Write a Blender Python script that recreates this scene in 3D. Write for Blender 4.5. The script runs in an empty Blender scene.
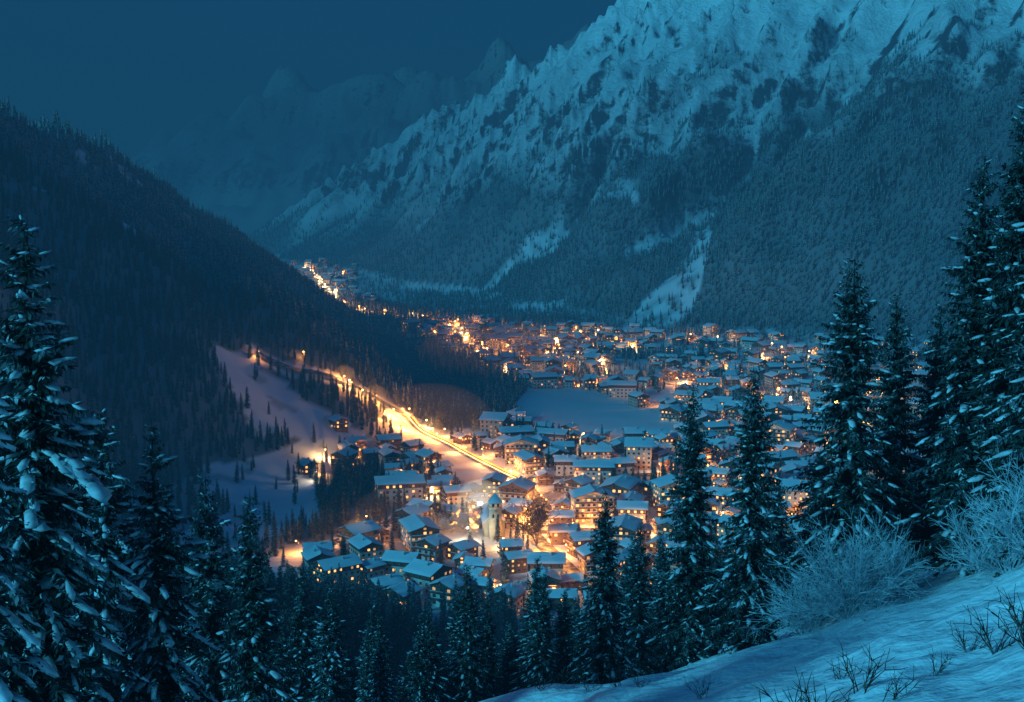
import bpy, math, numpy as np, time
T0=time.time()
rng=np.random.default_rng(7)
H=180.0; PITCH=math.radians(6.73)
C=bpy.context.scene.collection
# ------------------------------------------------------------ noise / terrain
def hsh(ix,iy,seed):
    h=(ix.astype(np.int64)*374761393+iy.astype(np.int64)*668265263+seed*974634777)&0xffffffff
    h=((h^(h>>13))*1274126177)&0xffffffff
    return (((h^(h>>16))&0xffffff)/float(0x1000000)).astype(np.float32)
def noise(x,y,seed=0):
    x=np.asarray(x,np.float32);y=np.asarray(y,np.float32)
    ix=np.floor(x);iy=np.floor(y);fx=x-ix;fy=y-iy
    ux=fx*fx*fx*(fx*(fx*6-15)+10);uy=fy*fy*fy*(fy*(fy*6-15)+10)
    def g(i,j):
        a=hsh(ix+i,iy+j,seed)*np.float32(2*math.pi)
        return np.cos(a)*(fx-i)+np.sin(a)*(fy-j)
    a=g(0,0);b=g(1,0);c=g(0,1);d=g(1,1)
    return 1.4*((a*(1-ux)+b*ux)*(1-uy)+(c*(1-ux)+d*ux)*uy)
def fbm(x,y,o,seed=0,gain=.5):
    s=0;a=1
    for k in range(o):
        s=s+a*noise(x*2**k,y*2**k,seed+k*17);a*=gain
    return s
def ss(a,b,x):
    t=np.clip((x-a)/(b-a),0,1);return t*t*(3-2*t)
def smax(a,b,k):
    h=np.maximum(k-np.abs(a-b),0)/k
    return np.maximum(a,b)+h*h*k*.25
def ridge(x,y,pts,slope):
    r=np.full(np.shape(x),-1e9)
    for (x0,y0,z0),(x1,y1,z1) in zip(pts[:-1],pts[1:]):
        dx,dy=x1-x0,y1-y0
        t=np.clip(((x-x0)*dx+(y-y0)*dy)/(dx*dx+dy*dy),0,1)
        d=np.hypot(x-x0-t*dx,y-y0-t*dy)
        r=np.maximum(r,z0+(z1-z0)*t-slope*d)
    return r
LEFT=[(-1700,-500,700),(-900,400,480),(-440,1100,262),(-432,1330,240),(-420,1740,162),(-400,2300,36),(-390,2500,-5)]
RM=[(3200,2600,1400),(1470,3200,1140),(606,3400,810),(416,3600,750),(261,3800,640),(-105,4200,500),(-521,4700,237),(-860,5200,-20)]
RC=[(1500,2300,620),(1056,2300,452),(920,2300,367),(615,2200,205),(365,2050,45),(264,1900,-10)]
FM=[(-5000,7500,500),(-3200,8000,350),(-2012,8000,460),(-1262,8000,900),(-575,8000,930),(50,8000,1050),(1500,8200,1500),(5000,8000,1600)]
L2=[(-160,-60,175),(-90,100,138),(-80,220,103),(-75,350,64),(-70,470,22),(-60,560,-10)]
def height(x,y,full=False):
    x=np.asarray(x,float);y=np.asarray(y,float)
    w1=fbm(x/420,y/420,3,11);w2=fbm(x/420,y/420,3,12)
    wx=x+45*w1;wy=y+45*w2
    fl=2.2*fbm(x/160,y/160,3,3)+.0*y
    l=ridge(wx,wy,LEFT,.78)
    ml=ss(0,90,l); l=l+ml*(16*fbm(x/150,y/150,4,21))
    r=ridge(wx,wy,RM,.6)-190*ss(250,-350,x)*ss(4200,3300,y)
    a=-.76*x+.65*y; b=-.65*x-.76*y
    aw=a+70*noise(x/300,y/300,31)
    rib=1-np.abs(noise(aw/330,b/1500,32))*2
    rib2=1-np.abs(noise(aw/120,b/520,33))*2
    rib3=1-np.abs(noise(aw/48,b/200,34))*2
    mr=ss(0,260,r)
    r=r+mr*(90*(rib-.5)+50*(rib2-.5)+24*(rib3-.5)+20*fbm(x/110,y/110,4,35,.6))
    c=ridge(wx,wy,RC,.62); mc=ss(0,120,c)
    c=c+mc*(22*(rib2-.5)+14*fbm(x/120,y/120,3,41))
    f=ridge(x+160*w1,y+160*w2,FM,.5); mf=ss(0,300,f)
    f=f+mf*(180*(.5-np.abs(noise(x/700,y/700,51))*2)+90*fbm(x/300,y/300,4,52,.55))
    yb=95-.4*np.clip(x,0,60)
    pl=170.3+.35*np.clip(x,-70,200)-.3*np.maximum(y,-300)+.002*np.clip(x,0,80)**2
    e=y-yb; pl=pl-.23*.5*(e+np.sqrt(e*e+18**2))
    near=ss(260,60,y)
    pl=pl+near*(1.2*fbm(x/16,y/16,4,61)+.4*fbm(x/3.5,y/3.5,2,66))+3*fbm(x/70,y/70,3,62)*ss(60,200,y)+2.2*ss(-14,2,x)*ss(12,-2,x)*ss(60,90,y)*ss(110,95,y)
    pl=smax(pl,ridge(x,y,L2,.5),20)
    z=smax(fl,l,26);z=smax(z,r,30);z=smax(z,c,24);z=smax(z,f,40);z=smax(z,pl,14)
    if full: return z,dict(l=l,r=r,c=c,f=f,pl=pl,rib=rib,rib2=rib2,rib3=rib3,a=a,b=b)
    return z
def inpoly(x,y,P):
    r=np.zeros(np.shape(x),bool);n=len(P)
    for i in range(n):
        x0,y0=P[i];x1,y1=P[(i+1)%n]
        if y0==y1: continue
        c=((y0>y)!=(y1>y))&(x<(x1-x0)*(y-y0)/(y1-y0)+x0)
        r^=c
    return r
def pdist(x,y,P):
    r=np.full(np.shape(x),1e9)
    for (x0,y0),(x1,y1) in zip(P[:-1],P[1:]):
        dx,dy=x1-x0,y1-y0
        t=np.clip(((x-x0)*dx+(y-y0)*dy)/(dx*dx+dy*dy),0,1)
        r=np.minimum(r,np.hypot(x-x0-t*dx,y-y0-t*dy))
    return r
CLEAR=[[(-223,934),(-208,972),(-181,968),(-159,953),(-129,950),(-103,932),(-118,891),(-149,891),(-168,881),(-169,856),(-193,884)],
 [(-195,787),(-176,818),(-121,773),(-107,702),(-143,711),(-182,745)]]
FAN=[[(110,1750),(240,1755),(270,1820),(290,1900),(318,2040),(325,2130),(312,2130),(280,2020),(235,1930),(180,1850),(130,1800)],
 [(-364,2497),(-206,2370),(-96,2378),(-22,2466),(92,2477),(227,2302),(220,2229),(15,2421),(-111,2307),(-317,2430)],
 [(-250,2200),(-150,2150),(-120,2230),(-220,2290)],[(-20,2010),(60,1990),(90,2060),(10,2100)]]
FIELD=[(2,1125),(16,1215),(62,1215),(122,1095),(140,985),(118,938),(46,968),(8,1000)]
TOWN=[(-45,540),(-95,600),(-115,660),(-90,760),(-125,830),(-130,900),(-60,930),(0,1000),(10,1200),(-60,1400),(-90,1600),(-150,1800),(-60,1900),(60,1800),(200,1720),(330,1640),(520,1560),(540,1400),(470,1200),(380,1000),(300,800),(240,650),(160,540)]
FARV=[(-640,3500),(-430,3500),(-330,2700),(-230,2200),(-280,2100),(-370,2500),(-500,2800)]
SPUR=[(-190,1600),(-110,1600),(0,1300),(15,1230),(5,1060),(-30,1010),(-60,1000),(-100,1060)]
BELT=[[(-118,660),(-75,660),(-68,760),(-95,870),(-120,850)],[(-12,930),(45,930),(40,960),(0,992)],[(60,760),(130,800),(120,830),(50,790)],[(60,1260),(140,1280),(150,1330),(50,1300)],[(190,1080),(260,1120),(250,1160),(180,1130)],[(120,1450),(230,1440),(240,1480),(130,1500)]]
ROADS=[[(-198,984),(-172,983),(-130,1023),(-103,1031),(-82,1024),(-54,949),(-21,860),(5,811),(20,740),(10,680),(30,600),(60,530)],
 [(5,811),(120,830),(220,900),(300,1050),(380,1300),(300,1600)],
 [(20,740),(-60,722),(-105,640)],
 [(-280,2144),(-174,1983),(-91,1886),(11,1783),(150,1690),(300,1600)],
 [(-91,1886),(-60,1600),(0,1450),(60,1330),(150,1250),(250,1150),(300,1050)],
 [(10,680),(120,690),(220,720),(290,850)],[(-545,3400),(-430,2850),(-340,2400),(-280,2144)]]
VERGE=[(-92,1012),(-66,935),(-36,850),(-12,795)]
nx,ny=640,900
A=70
ax=np.sinh(np.linspace(-math.asinh(6500/A),math.asinh(6500/A),nx))*A
ay=np.sinh(np.linspace(-math.asinh(350/A),math.asinh(9500/A),ny))*A
X,Y=np.meshgrid(ax,ay); Z,D=height(X,Y,True)
class MB:
    def __init__(s): s.v=[];s.f=[];s.n=0
    def add(s,co,faces,mat):
        co=np.asarray(co,float).reshape(-1,3);faces=np.asarray(faces,int)
        s.v.append(co);s.f.append((faces+s.n,mat));s.n+=len(co)
    def box(s,x0,x1,y0,y1,z0,z1,mat):
        s.add([(a,b,c) for a in(x0,x1) for b in(y0,y1) for c in(z0,z1)],[(0,1,3,2),(4,6,7,5),(0,4,5,1),(2,3,7,6),(0,2,6,4),(1,5,7,3)],mat)
    def mesh(s,name,mats,smooth=()):
        me=bpy.data.meshes.new(name);co=np.concatenate(s.v)
        me.vertices.add(len(co));me.vertices.foreach_set('co',co.ravel().astype(np.float32))
        li=np.concatenate([f.ravel() for f,_ in s.f]);tot=np.concatenate([np.full(len(f),f.shape[1]) for f,_ in s.f])
        mi=np.concatenate([np.full(len(f),m) for f,m in s.f])
        me.loops.add(len(li));me.loops.foreach_set('vertex_index',li)
        me.polygons.add(len(tot));me.polygons.foreach_set('loop_start',np.concatenate([[0],np.cumsum(tot)[:-1]]));me.polygons.foreach_set('loop_total',tot)
        for m in mats: me.materials.append(m)
        me.polygons.foreach_set('material_index',mi)
        if smooth: me.polygons.foreach_set('use_smooth',np.isin(mi,list(smooth)))
        me.update(calc_edges=True);return me
def obj(name,me,loc=(0,0,0),rz=0,par=None,sc=1):
    o=bpy.data.objects.new(name,me);C.objects.link(o);o.location=loc;o.rotation_euler=(0,0,rz)
    if sc!=1:o.scale=(sc,)*3
    if par:o.parent=par
    return o
# ------------------------------------------------------------ materials
def mat(name,base,rough=.8,noisecol=None,scale=1,thr=(.4,.6),emis=None,es=0,bump=0,bscale=5,coord='Object'):
    m=bpy.data.materials.new(name);m.use_nodes=True;nt=m.node_tree;b=nt.nodes['Principled BSDF']
    b.inputs['Base Color'].default_value=(*base,1);b.inputs['Roughness'].default_value=rough
    b.inputs['Specular IOR Level'].default_value=.2
    tc=nt.nodes.new('ShaderNodeTexCoord')
    if noisecol:
        n=nt.nodes.new('ShaderNodeTexNoise');n.inputs['Scale'].default_value=scale;n.inputs['Detail'].default_value=3
        r=nt.nodes.new('ShaderNodeMapRange');r.inputs[1].default_value=thr[0];r.inputs[2].default_value=thr[1]
        mx=nt.nodes.new('ShaderNodeMix');mx.data_type='RGBA';mx.inputs[6].default_value=(*base,1);mx.inputs[7].default_value=(*noisecol,1)
        nt.links.new(tc.outputs[coord],n.inputs['Vector']);nt.links.new(n.outputs[0],r.inputs[0]);nt.links.new(r.outputs[0],mx.inputs[0]);nt.links.new(mx.outputs[2],b.inputs['Base Color'])
    if bump:
        n=nt.nodes.new('ShaderNodeTexNoise');n.inputs['Scale'].default_value=bscale;n.inputs['Detail'].default_value=4
        bp=nt.nodes.new('ShaderNodeBump');bp.inputs['Strength'].default_value=bump;bp.inputs['Distance'].default_value=.2
        nt.links.new(tc.outputs[coord],n.inputs['Vector']);nt.links.new(n.outputs[0],bp.inputs['Height']);nt.links.new(bp.outputs[0],b.inputs['Normal'])
    if emis:
        b.inputs['Emission Color'].default_value=(*emis,1);b.inputs['Emission Strength'].default_value=es
        m.cycles.emission_sampling='NONE'
    return m
M_leaf=mat('spruce_needles',(.016,.034,.03),.7,(.24,.27,.3),1.3,(.5,.78))
M_leaf_far=mat('frosted_needles',(.03,.055,.05),.8,(.5,.53,.56),.55,(.42,.7))
M_bark=mat('bark',(.045,.035,.028),.9)
M_tsnow=mat('snow_on_roof',(.76,.79,.84),.7)
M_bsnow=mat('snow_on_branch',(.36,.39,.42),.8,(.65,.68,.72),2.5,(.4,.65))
M_frost=mat('frosted_twig',(.34,.39,.44),.8,(.58,.63,.68),2)
M_twig=mat('bare_twig',(.04,.03,.025),.9,(.3,.3,.3),2,(.5,.75))
m=bpy.data.materials.new('snowy_ground');m.use_nodes=True;nt=m.node_tree;b=nt.nodes['Principled BSDF'];b.inputs['Roughness'].default_value=.65;b.inputs['Specular IOR Level'].default_value=.2
def N(t,**k):
    n=nt.nodes.new(t)
    for a,v in k.items(): setattr(n,a,v)
    return n
geo=N('ShaderNodeNewGeometry');at=N('ShaderNodeAttribute',attribute_name='rock');af=N('ShaderNodeAttribute',attribute_name='forest')
n1=N('ShaderNodeTexNoise');n1.inputs['Scale'].default_value=.03;n1.inputs['Detail'].default_value=8;n1.inputs['Roughness'].default_value=.74
nt.links.new(geo.outputs['Position'],n1.inputs['Vector'])
ad=N('ShaderNodeMath',operation='ADD');nt.links.new(at.outputs['Fac'],ad.inputs[0]);nt.links.new(n1.outputs[0],ad.inputs[1])
mr=N('ShaderNodeMapRange');mr.inputs[1].default_value=.88;mr.inputs[2].default_value=1.04;nt.links.new(ad.outputs[0],mr.inputs[0])
mx=N('ShaderNodeMix',data_type='RGBA');mx.inputs[6].default_value=(.85,.87,.91,1);mx.inputs[7].default_value=(.07,.075,.085,1);nt.links.new(mr.outputs[0],mx.inputs[0])
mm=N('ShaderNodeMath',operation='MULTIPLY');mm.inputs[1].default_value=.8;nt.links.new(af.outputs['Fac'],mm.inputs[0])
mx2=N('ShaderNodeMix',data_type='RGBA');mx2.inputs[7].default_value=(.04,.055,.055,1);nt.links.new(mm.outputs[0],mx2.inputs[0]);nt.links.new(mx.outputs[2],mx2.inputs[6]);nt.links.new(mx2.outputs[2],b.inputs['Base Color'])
n2=N('ShaderNodeTexNoise');n2.inputs['Scale'].default_value=.9;n2.inputs['Detail'].default_value=5;nt.links.new(geo.outputs['Position'],n2.inputs['Vector'])
bp=N('ShaderNodeBump');bp.inputs['Strength'].default_value=.7;bp.inputs['Distance'].default_value=.5;nt.links.new(n2.outputs[0],bp.inputs['Height'])
n3=N('ShaderNodeTexNoise');n3.inputs['Scale'].default_value=.03;n3.inputs['Detail'].default_value=8;n3.inputs['Roughness'].default_value=.72;nt.links.new(geo.outputs['Position'],n3.inputs['Vector'])
b3=N('ShaderNodeBump');b3.inputs['Distance'].default_value=26
am=N('ShaderNodeAttribute',attribute_name='mount');nt.links.new(am.outputs['Fac'],b3.inputs['Strength'])
nt.links.new(n3.outputs[0],b3.inputs['Height']);nt.links.new(bp.outputs[0],b3.inputs['Normal']);nt.links.new(b3.outputs[0],b.inputs['Normal'])
M_ter=m
# ------------------------------------------------------------ forest density
def treeline(x,y): return 225+.2*np.clip(x,-600,900)+80*fbm(x/260,y/260,3,71)
def forest(x,y,z,D):
    d=np.zeros(np.shape(x))
    L=D['l'];lm=(L>8)&(L>D['r'])&(x<0)
    d=np.where(lm,.95,d)
    hi=(fbm(x/60,y/60,3,81)>.62)&(z>150)&lm
    d=np.where(hi,.15,d)
    rm=(D['r']>6)&(y>1500)&(D['r']>=D['l'])
    tl=treeline(x,y)
    gully=D['rib2']+.5*D['rib']
    dd=ss(60,-60,z-tl)*.95
    dd=np.where((gully<-.05)&(z>90),dd*.1,dd)
    dd=np.where((z>tl)&(z<tl+170)&(noise(D['a']/45,D['b']/160,87)>.18),np.maximum(dd,.45),dd)
    d=np.where(rm,dd,d)
    d=np.where((D['c']>4)&(D['c']>D['r']-10)&(y>1400)&(x>150),.97,d)
    fl=(D['l']<=8)&(D['r']<=6)&(D['c']<=4)&(D['pl']<2)&(y>450)
    patch=fbm(x/90,y/90,3,83)
    d=np.where(fl,np.where(patch>.3,.55,np.where(noise(x/25,y/25,84)>.18,.28,.05)),d)
    for P in [SPUR]+BELT: d=np.where(inpoly(x,y,P),.95,d)
    out=fl&~inpoly(x,y,TOWN)&(y<2400)
    d=np.where(out&(patch>-.25)&(d<.5),.6,d)
    for P in CLEAR: d=np.where(inpoly(x,y,P),np.where(noise(x/18,y/18,85)>.45,.5,.02),d)
    for P in FAN: d=np.where(inpoly(x,y,P),np.where(noise(x/22,y/22,86)>.02,.5,.04),d)
    d=np.where(inpoly(x,y,FIELD),0.0,d)
    d=np.where((D['pl']>=2)&(y<600),.95,d)
    hill=(y<120-.4*np.clip(x,0,60))&(x>-4-.05*y)
    d=np.where(hill,0,d)
    d=np.where(np.hypot(x+32,y-205)<9,0,d)
    d=np.where(D['f']>30,np.where(D['f']>D['r'],0,d),d)
    for R in ROADS: d=np.where(pdist(x,y,R)<7,0,d)
    d=np.where(pdist(x,y,VERGE)<13,0,d)
    return d
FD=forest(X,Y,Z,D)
slope=np.gradient(Z,axis=0)/np.gradient(Y,axis=0)
slx=np.gradient(Z,axis=1)/np.gradient(X,axis=1)
sl=np.hypot(slope,slx)
mount=np.clip(ss(60,200,D['r'])+ss(50,300,D['f']),0,1)*ss(1400,1800,Y)
rock=mount*(.01+.16*ss(640,350,Z)+.34*ss(.7,1.25,sl)+.2*fbm(D['a']/60,D['b']/260,4,91)+.2*fbm(D['a']/22,D['b']/120,3,95))
def grid_mesh(name,X,Y,Z):
    n,m=X.shape
    me=bpy.data.meshes.new(name)
    co=np.stack([X,Y,Z],-1).reshape(-1,3)
    i=np.arange(n*m).reshape(n,m)
    q=np.stack([i[:-1,:-1],i[:-1,1:],i[1:,1:],i[1:,:-1]],-1).reshape(-1,4)
    me.vertices.add(n*m);me.vertices.foreach_set('co',co.ravel())
    me.loops.add(q.size);me.loops.foreach_set('vertex_index',q.ravel())
    me.polygons.add(len(q));me.polygons.foreach_set('loop_start',np.arange(len(q))*4);me.polygons.foreach_set('loop_total',np.full(len(q),4))
    me.update();me.polygons.foreach_set('use_smooth',np.ones(len(q),bool))
    return me
gme=grid_mesh('ground',X,Y,Z)
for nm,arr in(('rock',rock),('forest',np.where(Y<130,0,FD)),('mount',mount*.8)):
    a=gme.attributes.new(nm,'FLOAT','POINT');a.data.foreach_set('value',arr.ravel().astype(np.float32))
gme.materials.append(M_ter);obj('ground',gme)
# ------------------------------------------------------------ conifers
def ico():
    t=(1+5**.5)/2
    v=np.array([(-1,t,0),(1,t,0),(-1,-t,0),(1,-t,0),(0,-1,t),(0,1,t),(0,-1,-t),(0,1,-t),(t,0,-1),(t,0,1),(-t,0,-1),(-t,0,1)],float)
    v/=np.linalg.norm(v[0])
    f=np.array([(0,11,5),(0,5,1),(0,1,7),(0,7,10),(0,10,11),(1,5,9),(5,11,4),(11,10,2),(10,7,6),(7,1,8),(3,9,4),(3,4,2),(3,2,6),(3,6,8),(3,8,9),(4,9,5),(2,4,11),(6,2,10),(8,6,7),(9,8,1)])
    return v,f
IV,IF=ico()
def conifer(name,Ht,R,seed,whorl,tw,tsz,snow,base=.06,nb=6,droop=.45,blob=1.0):
    g=np.random.default_rng(seed);mb=MB()
    k=8;zs=np.linspace(-1.5,Ht*.985,7);rr=np.interp(zs,[-1.5,Ht],[Ht*.017,.02])
    th=np.arange(k)*2*math.pi/k
    co=np.stack([rr[:,None]*np.cos(th),rr[:,None]*np.sin(th),np.repeat(zs[:,None],k,1)],-1).reshape(-1,3)
    fs=[(a*k+i,a*k+(i+1)%k,(a+1)*k+(i+1)%k,(a+1)*k+i) for a in range(6) for i in range(k)]
    mb.add(co,fs,1)
    Q=[];BR=[];S=[];SQ=[]
    z=Ht*base
    side_bias=g.uniform(0,6.28)
    while z<Ht*.985:
        t=z/Ht
        prof=(1-t)**.8*(.6+.4*min(1,(t+.02)/.2)) 
        n=nb if t<.85 else 4
        off=g.uniform(0,6.28)
        wsc=g.uniform(.78,1.12)
        for i in range(n):
            if g.random()<.08: continue
            an=off+i*2*math.pi/n+g.normal(0,.25)
            L=R*prof*wsc*g.uniform(.6,1.15)*(1+.12*math.cos(an-side_bias))+.18
            z0=z+g.normal(0,whorl*.3)
            up=np.interp(t,[0,.5,1],[-.02,.12,.75])+g.normal(0,.07);dr=droop*np.interp(t,[0,.6,1],[1,.9,.3])*g.uniform(.7,1.3)
            o=np.array([math.cos(an),math.sin(an),0]);pp=np.array([-o[1],o[0],0])
            bend=g.normal(0,.12)
            ns=max(2,int(L/tw));s=(np.arange(ns)+g.uniform(.3,.8,ns))/ns
            def P(s):
                s=np.asarray(s)[:,None]
                return o*(L*s*(1-.08*s))+pp*(L*bend*s*s)+np.array([0,0,1])*(z0+L*(up*s-dr*s*s+.12*s**4))
            pts=P(s)
            e=P(np.array([0,.5,1.]));w=.018*L+.01
            for a in(0,1):
                q=np.array([e[a]+pp*w*(1-a*.5),e[a]-pp*w*(1-a*.5),e[a+1]-pp*w*.4,e[a+1]+pp*w*.4]);BR.append(q)
            for sd in(-1,1,0,0):
                hang=sd==0
                m=ns
                jit=g.normal(0,.22,(m,3))
                if hang: d=o*.35+np.array([0,0,-.95])+jit*1.3
                else: d=o*.6+pp*sd*.85+np.array([0,0,-.22])+jit
                d/=np.linalg.norm(d,axis=1)[:,None]
                ln=tsz*(.55+.75*(1-s))*g.uniform(.7,1.3,m)*min(1,.35+L/2.2)*(.8 if hang else 1)
                ref=g.normal(0,1,(m,3)) if hang else np.array([0,0,1])+g.normal(0,.45,(m,3))
                wd=np.cross(d,ref);wd/=np.linalg.norm(wd,axis=1)[:,None]+1e-9
                wv=(ln*.18)[:,None]*wd;ln=ln[:,None]
                q=np.stack([pts,pts+d*ln*.45+wv,pts+d*ln+np.array([0,0,-.08])*ln,pts+d*ln*.45-wv],1)
                Q.append(q)
                if not hang:
                    mk=g.random(m)<snow*2.0
                    if mk.any():
                        q2=(q[mk]-pts[mk][:,None])*g.uniform(.45,.85,(mk.sum(),1,1))+pts[mk][:,None]+np.array([0,0,.05]);SQ.append(q2)
            ms=(g.random(ns)<snow)&(s>.25)
            if ms.any():
                for cc in pts[ms]+np.array([0,0,.04]):
                    ra=blob*g.uniform(.16,.34)*min(1,.4+L/3)
                    v=IV*(1+g.normal(0,.25,(12,1)))*np.array([ra*1.3,ra*g.uniform(.4,.7),ra*g.uniform(.22,.34)])
                    ca,sa=math.cos(an),math.sin(an)
                    v=np.stack([v[:,0]*ca-v[:,1]*sa,v[:,0]*sa+v[:,1]*ca,v[:,2]-v[:,0]*(dr*1.2-up)],-1)
                    S.append(v+cc)
        z+=whorl*g.uniform(.75,1.25)*(.6+.6*(1-t))
    q=np.array([[(0.05,0,Ht*.96),(0,.05,Ht*.96),(0,0,Ht*1.01),(-.05,0,Ht*.96)]]);Q.append(q)
    Q=np.concatenate(Q);mb.add(Q.reshape(-1,3),np.arange(len(Q)*4).reshape(-1,4),0)
    if SQ:
        B=np.concatenate(SQ);mb.add(B.reshape(-1,3),np.arange(len(B)*4).reshape(-1,4),2)
    B=np.array(BR);mb.add(B.reshape(-1,3),np.arange(len(B)*4).reshape(-1,4),1)
    if S:
        S=np.array(S);mb.add(S.reshape(-1,3),(IF[None]+12*np.arange(len(S))[:,None,None]).reshape(-1,3),2)
    return mb.mesh(name,[M_leaf,M_bark,M_bsnow],smooth=(2,))
def lowtree(name,Ht,R,seed):
    g=np.random.default_rng(seed);mb=MB();n=8;k=12
    for i in range(n):
        t=i/n;zt=Ht*(t+.30-.1*t) if i<n-1 else Ht; zt=min(zt,Ht);zb=Ht*(.06+t*.9);r=R*(1-t)**.9*g.uniform(.85,1.1)+.12
        th=np.arange(k)*2*math.pi/k+g.uniform(0,1)
        rr=r*np.where(np.arange(k)%2,1,.6)*g.uniform(.75,1.2,k)
        zz=zb+np.where(np.arange(k)%2,-.03,.05)*Ht*g.uniform(.3,1.2,k)
        co=np.concatenate([[(0,0,zt)],np.stack([rr*np.cos(th),rr*np.sin(th),zz],-1)])
        mb.add(co,[(0,1+j,1+(j+1)%k) for j in range(k)],0)
    mb.box(-.2,.2,-.2,.2,-1.5,Ht*.12,1)
    return mb.mesh(name,[M_leaf_far,M_bark])
def coll(name,meshes):
    c=bpy.data.collections.new(name)
    for me in meshes:
        o=bpy.data.objects.new(me.name,me);c.objects.link(o)
    return c
hi=[conifer('spruce_tree',20,R,100+i,.42,.16,.5,sn,nb=7) for i,(R,sn) in enumerate([(4.2,.09),(3.5,.07),(4.8,.1),(3.9,.06)])]
hs=[conifer('snowy_spruce_tree',20,R,120+i,.46,.12,.4,sn,nb=8,droop=.8,blob=1.0) for i,(R,sn) in enumerate([(4.4,.17),(3.9,.14)])]
med=[conifer('conifer',18,R,140+i,.75,.45,1.0,sn,nb=6,blob=1.4) for i,(R,sn) in enumerate([(3.2,.1),(2.8,.14),(3.6,.08),(3.0,.12)])]
low=[lowtree('conifer',14,R,160+i) for i,R in enumerate([2.3,2.7,2.0,2.5,3.0])]
c_med=coll('conifer_prototypes',med);c_low=coll('small_conifer_prototypes',low);c_hi=coll('spruce_prototypes',hi)
def scatter(name,P,sc,cn,g,nv):
    n=len(P);me=bpy.data.meshes.new(name);me.vertices.add(n);me.vertices.foreach_set('co',P.ravel().astype(np.float32))
    a=me.attributes.new('sc','FLOAT','POINT');a.data.foreach_set('value',sc.astype(np.float32))
    a=me.attributes.new('idx','INT','POINT');a.data.foreach_set('value',g.integers(0,nv,n).astype(np.int32))
    r=np.zeros((n,3),np.float32);r[:,2]=g.uniform(0,6.28,n);r[:,0]=g.normal(0,.025,n);r[:,1]=g.normal(0,.025,n)
    a=me.attributes.new('rt','FLOAT_VECTOR','POINT');a.data.foreach_set('vector',r.ravel())
    o=obj(name,me);ng=bpy.data.node_groups.new(name,'GeometryNodeTree')
    ng.interface.new_socket('Geometry',in_out='INPUT',socket_type='NodeSocketGeometry');ng.interface.new_socket('Geometry',in_out='OUTPUT',socket_type='NodeSocketGeometry')
    A=ng.nodes.new;L=ng.links.new
    gi=A('NodeGroupInput');go=A('NodeGroupOutput');ip=A('GeometryNodeInstanceOnPoints');ci=A('GeometryNodeCollectionInfo')
    ci.inputs['Collection'].default_value=cn;ci.inputs['Separate Children'].default_value=True;ci.inputs['Reset Children'].default_value=True
    def na(nm,t):
        x=A('GeometryNodeInputNamedAttribute');x.data_type=t;x.inputs['Name'].default_value=nm;return x.outputs['Attribute']
    er=A('FunctionNodeEulerToRotation')
    L(gi.outputs[0],ip.inputs['Points']);L(ci.outputs[0],ip.inputs['Instance']);ip.inputs['Pick Instance'].default_value=True
    L(na('idx','INT'),ip.inputs['Instance Index']);L(na('rt','FLOAT_VECTOR'),er.inputs[0]);L(er.outputs[0],ip.inputs['Rotation']);L(na('sc','FLOAT'),ip.inputs['Scale'])
    L(ip.outputs[0],go.inputs[0]);md=o.modifiers.new('scatter','NODES');md.node_group=ng
    return o
def sample(x0,x1,y0,y1,sp,g):
    xs=np.arange(x0,x1,sp);ys=np.arange(y0,y1,sp);x,y=np.meshgrid(xs,ys)
    x=(x+g.uniform(-.48,.48,x.shape)*sp).ravel();y=(y+g.uniform(-.48,.48,y.shape)*sp).ravel()
    k=np.abs(x)<.45*y+70;x=x[k];y=y[k]
    z,D=height(x,y,True);f=forest(x,y,z,D);k=g.random(len(x))<f
    return x[k],y[k],z[k]
# ------------------------------------------------------------ roads
M_road=mat('asphalt',(.05,.05,.055),.6,(.35,.36,.4),.3,(.45,.65))
def resamp(P,step):
    P=np.array(P,float);d=np.r_[0,np.cumsum(np.hypot(*np.diff(P,axis=0).T))];n=int(d[-1]/step)+1;t=np.linspace(0,d[-1],n)
    q=np.stack([np.interp(t,d,P[:,0]),np.interp(t,d,P[:,1])],-1)
    for _ in range(3):
        q[1:-1]=(q[:-2]+2*q[1:-1]+q[2:])/4
    return q
M_trail=mat('light_trail',(.8,.4,.1),.5,emis=(1,.36,.07),es=3)
M_trail2=mat('light_trail_headlamp',(.9,.7,.4),.5,emis=(1,.6,.22),es=5)
def ribbon(mb,q,o0,o1,dz,m):
    tn=np.gradient(q,axis=0);tn/=np.linalg.norm(tn,axis=1)[:,None];nn=np.stack([-tn[:,1],tn[:,0]],-1)
    zc=height(q[:,0],q[:,1]);n=len(q);V=[]
    for o in(o0,o1):
        p=q+nn*o;V.append(np.c_[p,np.maximum(zc,height(p[:,0],p[:,1]))+dz])
    mb.add(np.concatenate(V),[(i,i+1,n+i+1,n+i) for i in range(n-1)],m)
for ri,R in enumerate(ROADS):
    q=resamp(R,6);mb=MB();w=4.5 if ri<2 else 3.5
    ribbon(mb,q,-w,w,.35,0);obj('road',mb.mesh('road',[M_road]))
mb=MB();q=resamp(ROADS[0][4:8],5)
ribbon(mb,q,1.0,2.8,1.0,0);ribbon(mb,q,-2.4,-1.4,1.1,1)
q=resamp(ROADS[3][:5],8);ribbon(mb,q,-1.2,1.2,1.2,0)
obj('car_light_trail',mb.mesh('car_light_trail',[M_trail,M_trail2]))
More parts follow.
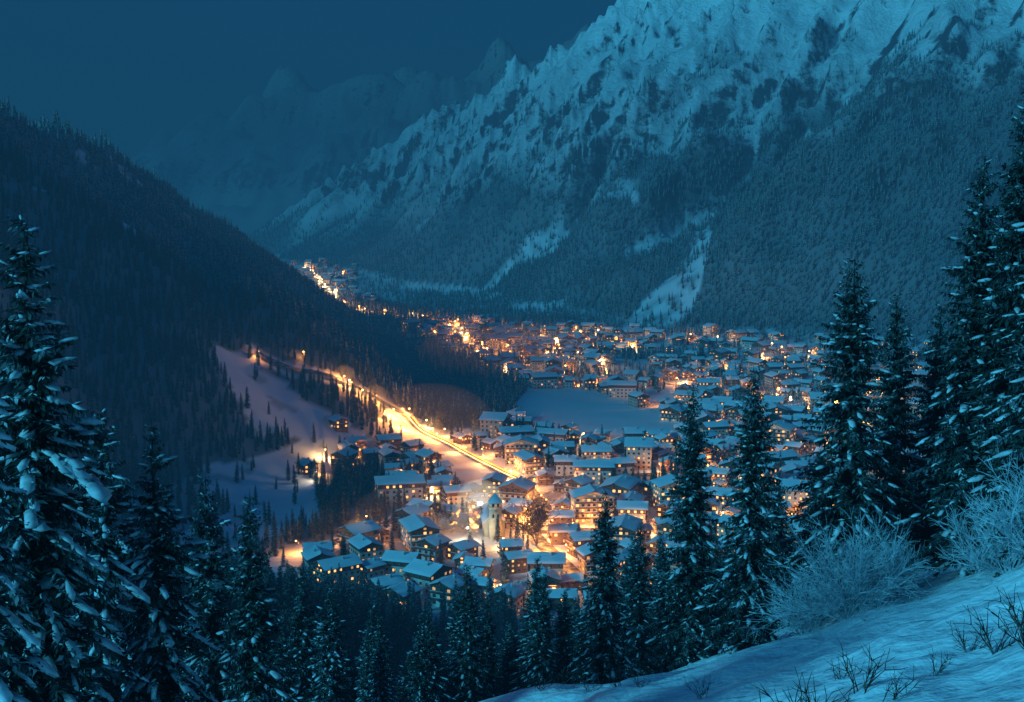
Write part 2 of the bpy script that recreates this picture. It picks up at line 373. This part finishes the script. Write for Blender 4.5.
# ------------------------------------------------------------ chalets
M_wall=[mat('render_wall',(.5,.45,.38),.9,(.38,.34,.29),.8),mat('timber_wall',(.12,.07,.04),.8,(.2,.12,.07),1.5),mat('pale_wall',(.55,.52,.48),.9,(.42,.4,.38),.7)]
M_wood=mat('dark_timber',(.09,.055,.035),.8,(.14,.09,.055),2)
M_frame=mat('window_frame',(.3,.26,.2),.7)
M_lit=mat('lit_window',(.8,.5,.2),.4,emis=(1,.41,.11),es=3)
M_lit2=mat('dim_window',(.6,.4,.2),.4,emis=(1,.44,.14),es=.8)
M_dark=mat('dark_glass',(.02,.025,.035),.15)
def prism(mb,prof,y0,y1,m):
    n=len(prof);co=[(x,y0,z) for x,z in prof]+[(x,y1,z) for x,z in prof]
    mb.add(co,[(i,(i+1)%n,n+(i+1)%n,n+i) for i in range(n)],m)
    mb.add(co,[list(range(n))[::-1]],m);mb.add(co,[list(range(n,2*n))],m)
def chalet(i,w,d,st,wm,pt=.36):
    g=np.random.default_rng(300+i);h=st*2.9+.3;rh=w/2*pt
    mb=MB();W=w/2;Dd=d/2
    prism(mb,[(-W,-4),(W,-4),(W,h),(0,h+rh),(-W,h)],-Dd,Dd,0)
    if wm!=1 and st<5:
        z1=h-2.7
        prism(mb,[(-W-.06,z1),(W+.06,z1),(W+.06,h-.02),(0,h+rh-.02),(-W-.06,h-.02)],-Dd-.06,Dd+.06,1)
    walls=mb.mesh('walls',[M_wall[wm],M_wood])
    mb=MB();o=1.3;t=.28;x=W+o
    for s in(-1,1):
        mb_prof=[(0,h+rh+.02),(s*x,h-o*pt+.02),(s*x,h-o*pt+t),(0,h+rh+t)]
        prism(mb,mb_prof,-Dd-1.5,Dd+1.2,0)
    prism(mb,[(-W*.5,h-.6),(W*.5,h-.6),(W*.5,h-.4),(-W*.5,h-.4)],-Dd-1.3,-Dd-.07,0)
    roof=mb.mesh('roof',[M_wood])
    mb=MB();n=7;m=9;st_=.5
    for s in(-1,1):
        us=np.linspace(0,1,m);vs=np.linspace(0,1,n)
        U,V=np.meshgrid(us,vs);ed=np.minimum(np.minimum(V,1-V)*5,np.minimum((1-U)*6,1))
        th=t+.01+st_*np.sqrt(np.clip(ed,0,1))*(1+.25*g.normal(0,.6,U.shape))
        th=np.where(ed<=0,t+.01,th);th[:,0]=t+st_
        xx=s*U*(x-.03);yy=-Dd-1.47+V*(d+2.64);zz=h+rh-np.abs(xx)*pt+th
        idx=np.arange(n*m).reshape(n,m)
        mb.add(np.stack([xx,yy,zz],-1).reshape(-1,3),np.stack([idx[:-1,:-1],idx[:-1,1:],idx[1:,1:],idx[1:,:-1]],-1).reshape(-1,4),0)
    snow=mb.mesh('roof_snow',[M_tsnow],smooth=(0,))
    wins=[]
    for lv in range(3):
        mb=MB();g2=np.random.default_rng(900+i*10+lv);pl=[.36,.16,.05][lv]
        def win(cx,cy,cz,ax,ww,hh):
            r=g2.random();mt=1 if r<pl else(2 if r<pl+.15 else 3)
            if ax=='y':
                s=1 if cy>0 else -1;a,b_=sorted((cy+s*.07,cy+s*.13));mb.box(cx-ww/2-.1,cx+ww/2+.1,a,b_,cz-.1,cz+hh+.1,0)
                a,b_=sorted((cy+s*.132,cy+s*.16));mb.box(cx-ww/2,cx-.04,a,b_,cz,cz+hh,mt);mb.box(cx+.04,cx+ww/2,a,b_,cz,cz+hh,mt)
            else:
                s=1 if cx>0 else -1;a,b_=sorted((cx+s*.07,cx+s*.13));mb.box(a,b_,cy-ww/2-.1,cy+ww/2+.1,cz-.1,cz+hh+.1,0)
                a,b_=sorted((cx+s*.132,cx+s*.16));mb.box(a,b_,cy-ww/2,cy-.04,cz,cz+hh,mt);mb.box(a,b_,cy+.04,cy+ww/2,cz,cz+hh,mt)
        for k in range(st):
            z=k*2.9+1.0;nn=max(2,int(w/2.9));nd=max(2,int(d/3.2))
            for j in range(nn):
                cx=-W+w*(j+.5)/nn
                for s in(-1,1):
                    if k==0 and s==-1 and j==nn//2: continue
                    win(cx,s*Dd,z,'y',1.4,1.3)
            for j in range(nd):
                cy=-Dd+d*(j+.5)/nd
                for s in(-1,1): win(s*W,cy,z,'x',1.2,1.2)
        if rh>1.6: win(0,-Dd,h+.15,'y',1.4,1.1)
        wins.append(mb.mesh('windows',[M_frame,M_lit,M_lit2,M_dark]))
    mb=MB()
    for k in range(1,st):
        z=k*2.9+.1;y=-Dd-.07
        mb.box(-W+.2,W-.2,y-1.25,y,z-.16,z,0)
        mb.box(-W+.2,W-.2,y-1.25,y-1.2,z+.85,z+.97,0)
        for xx in np.arange(-W+.2,W-.3,.36): mb.box(xx,xx+.22,y-1.23,y-1.21,z,z+.85,0)
        mb.box(-W+.25,W-.25,y-1.27,y-1.15,z+.972,z+1.1,1)
    balc=mb.mesh('balcony',[M_wood,M_tsnow])
    mb=MB();mb.box(W*.3,W*.3+.8,Dd*.2,Dd*.2+.9,h,h+rh+1.1,0);mb.box(W*.3-.08,W*.3+.88,Dd*.2-.08,Dd*.2+.98,h+rh+1.1,h+rh+1.45,1)
    chim=mb.mesh('chimney',[M_wall[0],M_tsnow])
    nn=max(2,int(w/2.9));cx=-W+w*(nn//2+.5)/nn
    mb=MB();mb.box(cx-.6,cx+.6,-Dd-.14,-Dd-.07,-.1,2.2,0);mb.box(cx-1.1,cx+1.1,-Dd-1.0,-Dd-.07,2.35,2.5,0)
    door=mb.mesh('door',[M_wood])
    return dict(walls=walls,roof=roof,roof_snow=snow,wins=wins,balcony=balc,chimney=chim,door=door,r=max(w,d)/2)
CH=[chalet(i,*a) for i,a in enumerate([(10,12,2,1),(12,14,3,0),(11,11,3,2),(14,20,4,0),(9,11,2,0),(16,15,3,2),(13,22,3,2),(11,15,3,1),(15,24,4,2,.3),(22,16,5,0,.3)])]
placed=[]
def house(x,y,rz,k,lit=None,name='chalet',s=1):
    c=CH[k];z=float(height(x,y))+.2
    e=obj(name,c['walls'],(x,y,z),rz,sc=s)
    for nm in('roof','roof_snow','balcony','chimney','door'): obj(nm,c[nm],par=e)
    obj('windows',c['wins'][lit if lit is not None else int(rng.integers(0,3))],par=e)
    placed.append((x,y,c['r']*s))
g=np.random.default_rng(56)
def try_place(poly,n,y0,y1,x0,x1,sp,thin=-.28,big=.1,s0=.78,s1=1.1):
    X_=g.uniform(x0,x1,n);Y_=g.uniform(y0,y1,n)
    k=inpoly(X_,Y_,poly)&~inpoly(X_,Y_,FIELD)&(height(X_,Y_)<15)
    for P in [SPUR]+BELT: k&=~inpoly(X_,Y_,P)
    k&=(np.hypot(X_+9,Y_-668)>24)&(np.hypot(X_-13,Y_-655)>10)&(np.hypot(X_+27,Y_-685)>17)&(pdist(X_,Y_,[(-9,655),(-9,635)])>9)
    k&=(noise(X_/85,Y_/85,77)-.0012*np.clip(X_-150,0,400)>thin)&(pdist(X_,Y_,VERGE)>17)
    X_,Y_=X_[k],Y_[k];rd=np.min([pdist(X_,Y_,R) for R in ROADS],axis=0);zz=3*.5*noise(X_/200,Y_/200,78)
    for x,y,d_,bs in zip(X_,Y_,rd,zz):
        kk=int(g.integers(8,10)) if g.random()<big else int(g.choice([0,1,2,3,4,5,6,7],p=[.17,.15,.15,.1,.13,.1,.08,.12]))
        sc=g.uniform(s0,s1);r=CH[kk]['r']*sc
        if d_<r+4.5: continue
        if placed:
            P=np.array(placed)
            if (np.hypot(P[:,0]-x,P[:,1]-y)<(P[:,2]+r)*sp).any(): continue
        house(x,y,bs+g.choice([0,0,math.pi/2,-math.pi/2])+g.normal(0,.2),kk,int(g.choice([0,1,1,2,2])),s=sc,name='chalet' if kk<8 else 'hotel')
for x,y,rz,k in((45,705,.1,9),(58,650,-.2,8),(-48,650,.3,8),(52,800,1.5,8),(95,735,.2,9)): house(x,y,rz,k,0,name='hotel')
try_place(TOWN,5600,520,1120,-140,420,1.15,-.48,.1,.8,1.14)
try_place(TOWN,4200,1100,1900,-160,570,1.42,-.28,.04)
try_place(FARV,900,2090,3500,-640,-190,1.8,-.4,.05,1,1.3)
for x,y in((-136,835),(-128,930),(-112,905)): house(x,y,.6,0,0)
M_ch=mat('church_wall',(.62,.55,.38),.9,(.52,.46,.33),.6)
mb=MB();mb.box(-3.2,3.2,-3.2,3.2,-3,17,0);mb.box(-3.5,3.5,-3.5,3.5,17,17.5,0);mb.box(-3,3,-3,3,17.5,20,0)
mb.add([(-3.7,-3.7,20),(3.7,-3.7,20),(3.7,3.7,20),(-3.7,3.7,20),(0,0,25)],[(0,1,4),(1,2,4),(2,3,4),(3,0,4)],1)
mb.add([(-3.7,-3.7,20),(3.7,-3.7,20),(3.7,3.7,20),(-3.7,3.7,20)],[(0,1,2,3)],2)
for s in(-1.3,1.3):
    mb.box(s-.6,s+.6,-3.06,-3.003,17.9,19.6,2)
    mb.box(s-.5,s+.5,-3.26,-3.203,12,14,2)
mb.box(-.9,.9,-3.3,-3.203,14.6,16.4,3);mb.box(-.08,.08,-3.34,-3.303,15.5,16.2,2);mb.box(-.08,.5,-3.35,-3.303,15.42,15.56,2)
ch=obj('church',mb.mesh('tower',[M_ch,M_tsnow,M_dark,M_frame]),(-9,668,float(height(-9,668))),.1)
mb=MB();prism(mb,[(-5.5,-3),(5.5,-3),(5.5,8),(0,13),(-5.5,8)],3.25,26,0)
for yy in range(6,25,5):
    for s in(-1,1): a,b_=sorted((s*5.503,s*5.56));mb.box(a,b_,yy,yy+1.3,2.5,6.5,1)
obj('nave',mb.mesh('nave',[M_ch,M_lit2]),par=ch)
mb=MB()
for s in(-1,1): prism(mb,[(0,13.05),(s*6.5,7.2),(s*6.5,7.7),(0,13.6)],3.3,27,0)
obj('nave_roof',mb.mesh('nave_roof',[M_tsnow]),par=ch)
# ------------------------------------------------------------ self-glowing volumes imitating lamp bloom + lamps
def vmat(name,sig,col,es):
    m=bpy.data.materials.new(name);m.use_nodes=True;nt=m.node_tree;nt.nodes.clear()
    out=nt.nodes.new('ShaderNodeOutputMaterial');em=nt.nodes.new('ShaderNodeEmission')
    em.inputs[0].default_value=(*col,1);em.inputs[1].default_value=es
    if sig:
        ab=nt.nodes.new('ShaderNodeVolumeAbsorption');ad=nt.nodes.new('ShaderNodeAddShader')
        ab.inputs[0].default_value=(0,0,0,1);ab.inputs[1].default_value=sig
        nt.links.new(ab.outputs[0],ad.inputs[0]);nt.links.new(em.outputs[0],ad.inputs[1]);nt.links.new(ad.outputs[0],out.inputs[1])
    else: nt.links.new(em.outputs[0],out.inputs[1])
    return m
def ball(name,m,n=24,k=12):
    mb=MB();V=[];F=[]
    for j in range(k+1):
        p=math.pi*j/k
        for i in range(n):
            a=2*math.pi*i/n;V.append((math.sin(p)*math.cos(a),math.sin(p)*math.sin(a),math.cos(p)))
    for j in range(k):
        for i in range(n): F.append((j*n+i,(j+1)*n+i,(j+1)*n+(i+1)%n,j*n+(i+1)%n))
    mb.add(V,F,0);return mb.mesh(name,[m])
glow_me=ball('glow_volume',vmat('glow_volume',0,(1,.42,.15),.00045))  # emits its own warm glow over town and road, not lit by lamps
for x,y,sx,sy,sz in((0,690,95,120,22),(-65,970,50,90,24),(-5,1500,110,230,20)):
    o=obj('glow_volume',glow_me,(x,y,4 if y!=970 else 14));o.scale=(sx,sy,sz)
halo={'w':ball('lamp_halo',vmat('lamp_halo_w',0,(1,.78,.5),.022)),'o':ball('lamp_halo',vmat('lamp_halo_o',0,(1,.42,.13),.013)),'y':ball('lamp_halo',vmat('lamp_halo_y',0,(1,.55,.22),.013))}  # emission-only balls that imitate bloom around the brightest lamps
LC=dict(o=(1,.36,.075),y=(1,.54,.2),w=(1,.8,.55))
M_l={k:mat('lamp_glass_'+k,(.9,.8,.6),.3,emis=c,es=20 if k!='w' else 30) for k,c in LC.items()}
M_pole=mat('lamp_pole',(.12,.12,.13),.4)
lm={}
def lampmesh(kind,rad,hh):
    key=(kind,rad,hh)
    if key in lm:return lm[key]
    mb=MB();k=6;th=np.arange(k)*2*math.pi/k
    for r0,r1,z0,z1 in((.1,.06,-1,hh),):
        co=np.concatenate([np.stack([r0*np.cos(th),r0*np.sin(th),np.full(k,z0)],-1),np.stack([r1*np.cos(th),r1*np.sin(th),np.full(k,z1)],-1)])
        mb.add(co,[(i,(i+1)%k,k+(i+1)%k,k+i) for i in range(k)],0)
    mb.box(0,1.4,-.05,.05,hh-.1,hh,0);mb.box(1.0,1.9,-.22,.22,hh-.06,hh+.06,0)
    p=mb.mesh('pole',[M_pole]);mb=MB();mb.add(IV*rad+np.array([1.45,0,hh-.08-rad*.8]),IF,0);hd=mb.mesh('lamp_head',[M_l[kind]],smooth=(0,))
    lm[key]=(p,hd);return lm[key]
ld={}
nl=0
def lamp(x,y,kind='o',P=3000,hh=7,rz=None,rad=None,glow=0):
    global nl
    rad=rad or (.4 if y<900 else .65 if y<1500 else 1.05 if y<2100 else 1.5)
    p,hd=lampmesh(kind,rad,hh);z=float(height(x,y))
    e=obj('street_lamp',p,(x,y,z),g.uniform(0,6.28) if rz is None else rz);obj('lamp_head',hd,par=e)
    key=(kind,P)
    if key not in ld:
        l=bpy.data.lights.new('lamp_light','POINT');l.energy=P;l.color=LC[kind];l.shadow_soft_size=.5;ld[key]=l
    o=bpy.data.objects.new('lamp_light',ld[key]);C.objects.link(o);o.parent=e;o.location=(1.45,0,hh-.9-rad*1.9);nl+=1
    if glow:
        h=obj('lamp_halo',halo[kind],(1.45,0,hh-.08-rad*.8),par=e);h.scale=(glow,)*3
def road_lamps(R,step,P,kind='o',off=5.5):
    q=resamp(R,step);tn=np.gradient(q,axis=0);tn/=np.linalg.norm(tn,axis=1)[:,None]
    for i,(a,t) in enumerate(zip(q,tn)):
        s=1 if i%2 else -1;lamp(a[0]-t[1]*off*s,a[1]+t[0]*off*s,kind if g.random()<.8 else 'y',P)
road_lamps(ROADS[0][:3],30,3000);road_lamps(ROADS[0][2:5],30,12000);road_lamps(ROADS[0][4:8],22,17000);road_lamps(ROADS[0][7:],26,11000);road_lamps(ROADS[1],46,13000);road_lamps(ROADS[2],28,13000);road_lamps(ROADS[3],42,32000);road_lamps(ROADS[4],46,32000)
road_lamps(ROADS[5],36,13000);road_lamps(ROADS[6],80,80000,'y')
PL=np.array(placed)
cnt=0
while cnt<115:
    i=int(g.integers(0,len(PL)));x,y,r=PL[i];an=g.uniform(0,6.28);x+=math.cos(an)*(r+2.5);y+=math.sin(an)*(r+2.5)
    if (np.hypot(PL[:,0]-x,PL[:,1]-y)<PL[:,2]*.9+1).any(): continue
    if y<2000 and g.random()>math.exp(-max(0,abs(x-10)-60)/180): continue
    if y>2000 and g.random()<.5: continue
    lamp(x,y,str(g.choice(['o','y','w'],p=[.66,.27,.07])),17000 if y<1000 else 34000 if y<2000 else 80000,6);cnt+=1
lamp(-19,705,'w',38000,12,rad=1.5,glow=14);lamp(-22,660,'w',9000,8);lamp(-80,648,'y',22000,8,rad=.8,glow=9);lamp(-128,872,'y',18000,8,rad=.8,glow=9);lamp(-128,812,'w',6000,7)
lamp(-4,648,'y',9000,6);lamp(8,700,'o',18000,7,glow=8);lamp(20,645,'o',20000,6,glow=7);lamp(25,662,'o',18000,6)
for x,y in((-135,1012),(-120,1010),(-110,1016),(-95,1006),(-60,960),(-100,990),(-82,985)): lamp(x,y,'o',34000,8,rad=.6,glow=9 if x in(-110,-60,-135) else 0)
# ------------------------------------------------------------ forests
gg=np.random.default_rng(5)
def far_from_houses(x,y,extra=1.8):
    k=np.ones(len(x),bool)
    for px,py,pr in placed: k&=np.hypot(x-px,y-py)>pr+extra
    return k
x,y,z=sample(-260,330,112,560,5.6,gg)
k=far_from_houses(x,y)&(np.hypot(x,y)>100);x,y,z=x[k],y[k],z[k]
n1_=y<190
scatter('spruce_forest',np.c_[x,y,z-.3][n1_],gg.uniform(.6,1.05,n1_.sum()),c_hi,gg,4)
scatter('conifer_forest',np.c_[x,y,z-.3][~n1_],gg.uniform(.6,1.15,(~n1_).sum()),c_med,gg,4)
x,y,z=sample(-600,600,560,1060,6.2,gg);k=far_from_houses(x,y)&(pdist(x,y,[(-9,655),(-9,630)])>7);x,y,z=x[k],y[k],z[k]
scatter('conifer_forest',np.c_[x,y,z-.3],gg.uniform(.42,.9,len(x)),c_med,gg,4)
x,y,z=sample(-800,800,1060,2500,7.2,gg);k=far_from_houses(x,y);x,y,z=x[k],y[k],z[k]
scatter('mountain_forest',np.c_[x,y,z-.4],gg.uniform(.55,1.15,len(x)),c_low,gg,5)
x,y,z=sample(-1300,2000,2500,4300,12,gg)
scatter('mountain_forest',np.c_[x,y,z-.4],gg.uniform(.6,1.2,len(x)),c_low,gg,5)
xx,yy,zz=sample(800,1300,1700,2500,9,gg)
scatter('mountain_forest',np.c_[xx,yy,zz-.4],gg.uniform(.6,1.2,len(xx)),c_low,gg,5)
def spruce(x,y,ztop,me,rz,wd=1):
    z=float(height(x,y));o=obj('spruce_tree',me,(x,y,z-.3),rz);s=(ztop-z+.3)/20.2;w_=max(s,.62)*wd;o.scale=(w_,w_,s);return o
def ztop(y,v): return H-y*math.tan(math.atan((v-351)/1280)+PITCH)
for u,v,y,me in((605,487,95,hi[0]),(690,378,93,hi[1]),(748,362,86,hi[0]),(843,252,88,hi[2]),(886,288,96,hi[3]),(962,150,78,hi[3]),(1000,75,76,hi[1]),(1045,70,70,hi[2]),(930,300,100,hi[0]),(985,220,92,hi[0]),(1020,180,84,hi[3]),
  (55,200,45,hs[0]),(-28,120,38,hs[1]),(165,415,56,hs[1]),(112,400,70,hs[0]),(255,486,72,hi[1]),(210,470,88,hi[0]),(20,330,52,hs[0]),(330,585,105,hi[2]),(420,610,118,hi[3]),(380,640,98,hi[0]),(300,560,120,hi[1]),(460,585,135,hi[2])):
    spruce((u-512)/1280*(y+3),y,ztop(y,v),me,float(gg.uniform(0,6.28)))
# ------------------------------------------------------------ bushes
def twiggy(name,Ht,n0,spread,seed,w0,mt,levels=3,fork=4):
    g=np.random.default_rng(seed);segs=[]
    def grow(p,d,L,lv,w):
        k=3
        for j in range(k):
            q=p+d*L/k;segs.append((p,q,w*(1-j*.2)));
            if lv<levels:
                for _ in range(fork if lv else fork):
                    if g.random()<.75:
                        nd=d+g.normal(0,.55,3);nd[2]+=.08;nd/=np.linalg.norm(nd);grow(q,nd,L*g.uniform(.35,.6),lv+1,w*.62)
            d=d+g.normal(0,.14,3);d/=np.linalg.norm(d);p=q
    for i in range(n0):
        a=g.uniform(0,6.28);el=g.uniform(.1,1)*spread
        d=np.array([math.cos(a)*math.sin(el),math.sin(a)*math.sin(el),math.cos(el)])
        grow(np.array([g.normal(0,.15),g.normal(0,.15),-.2]),d,Ht*g.uniform(.6,.8),1,w0)
    mb=MB();Q=[]
    for p,q,w in segs:
        d=q-p;d/=np.linalg.norm(d)+1e-9;a=np.cross(d,[.3,.2,.9]);a/=np.linalg.norm(a)+1e-9;b=np.cross(d,a)
        Q.append([p+a*w,q+a*w*.7,q-a*w*.7,p-a*w]);Q.append([p+b*w,q+b*w*.7,q-b*w*.7,p-b*w])
    Q=np.array(Q);mb.add(Q.reshape(-1,3),np.arange(len(Q)*4).reshape(-1,4),0)
    return mb.mesh(name,[mt])
bush=twiggy('frosted_bush',5.6,44,1.3,1,.032,M_frost,3,4)
bush2=twiggy('frosted_bush',3.2,26,1.25,2,.028,M_frost,3,4)
sprig=twiggy('bare_shrub',1.7,6,1.1,3,.024,M_twig,2,3)
tree1=twiggy('frosted_tree',11,7,.7,4,.16,M_frost,4,3)
def put(name,me,u,y,sc=1,rz=0):
    x=(u-512)/1280*(y+3);return obj(name,me,(x,y,float(height(x,y))),rz,sc=sc)
put('frosted_bush',bush,845,76,1);put('frosted_bush',bush2,805,80,1.1,1);put('frosted_bush',bush2,890,80,1,2)
put('frosted_bush',bush2,1005,72,1.3,3);put('frosted_bush',bush2,1040,68,1.6,4);put('frosted_bush',bush2,975,76,.9,5)
for u,y,s in((795,44,1.6),(850,46,1.4),(880,44,1),(985,50,1.5),(1010,52,1.3),(960,52,1.1),(835,52,.9),(700,62,.9),(620,75,1),(640,72,.8),(590,80,.9),(925,48,.8),(540,84,1.1),(560,86,1.3),(1015,46,1.4),(760,48,.8),(810,46,1.2)):
    put('bare_shrub',sprig,u,y,s,u)
for x,y,s in((-27,685,1),(-36,678,.8),(-18,690,.9),(-42,690,.8),(-30,700,1),(-82,655,.7),(-74,640,.6)):
    obj('frosted_tree',tree1,(x,y,float(height(x,y))),x,sc=s)
oo=obj('bare_tree',twiggy('bare_tree',17,8,.45,9,.3,M_twig,4,3),(13,655,float(height(13,655))),sc=1.25)
# ------------------------------------------------------------ haze (absorbing boxes whose own emission stands in for scattered skylight)
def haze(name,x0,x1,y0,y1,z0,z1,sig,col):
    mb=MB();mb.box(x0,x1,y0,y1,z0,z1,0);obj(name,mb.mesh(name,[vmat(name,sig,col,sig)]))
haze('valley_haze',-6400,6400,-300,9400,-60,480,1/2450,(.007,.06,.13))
haze('far_haze',-6300,6300,5300,9300,481,1900,1/3000,(.006,.046,.095))  # added distance haze fading the far mountains, dark sky tone emitted
# ------------------------------------------------------------ sky, sun
w=bpy.data.worlds.new('World');bpy.context.scene.world=w;w.use_nodes=True
nt=w.node_tree;bg=nt.nodes['Background'];sky=nt.nodes.new('ShaderNodeTexSky');sky.sky_type='NISHITA';sky.sun_disc=False
sky.sun_elevation=math.radians(20);sky.sun_rotation=math.radians(230)
mx=nt.nodes.new('ShaderNodeMix');mx.data_type='RGBA';mx.blend_type='MULTIPLY';mx.inputs[0].default_value=1
mx.inputs[7].default_value=(.03,.42,1,1)
nt.links.new(sky.outputs[0],mx.inputs[6]);nt.links.new(mx.outputs[2],bg.inputs[0]);bg.inputs[1].default_value=.066
sl=bpy.data.lights.new('sun','SUN');sl.energy=3.8;sl.angle=math.radians(8);sl.color=(.08,.68,1)
so=bpy.data.objects.new('sun',sl)
C.objects.link(so);so.rotation_euler=(math.radians(70),0,math.radians(-50))
cam=bpy.data.cameras.new('camera');co=bpy.data.objects.new('camera',cam);C.objects.link(co)
co.location=(0,0,H);co.rotation_euler=(math.pi/2-PITCH,0,0);cam.lens=45;cam.sensor_width=36;cam.clip_end=30000;cam.clip_start=.5
bpy.context.scene.camera=co
bpy.context.scene.view_settings.view_transform='Standard'
print('houses',len(placed),'lamps',nl,time.time()-T0)
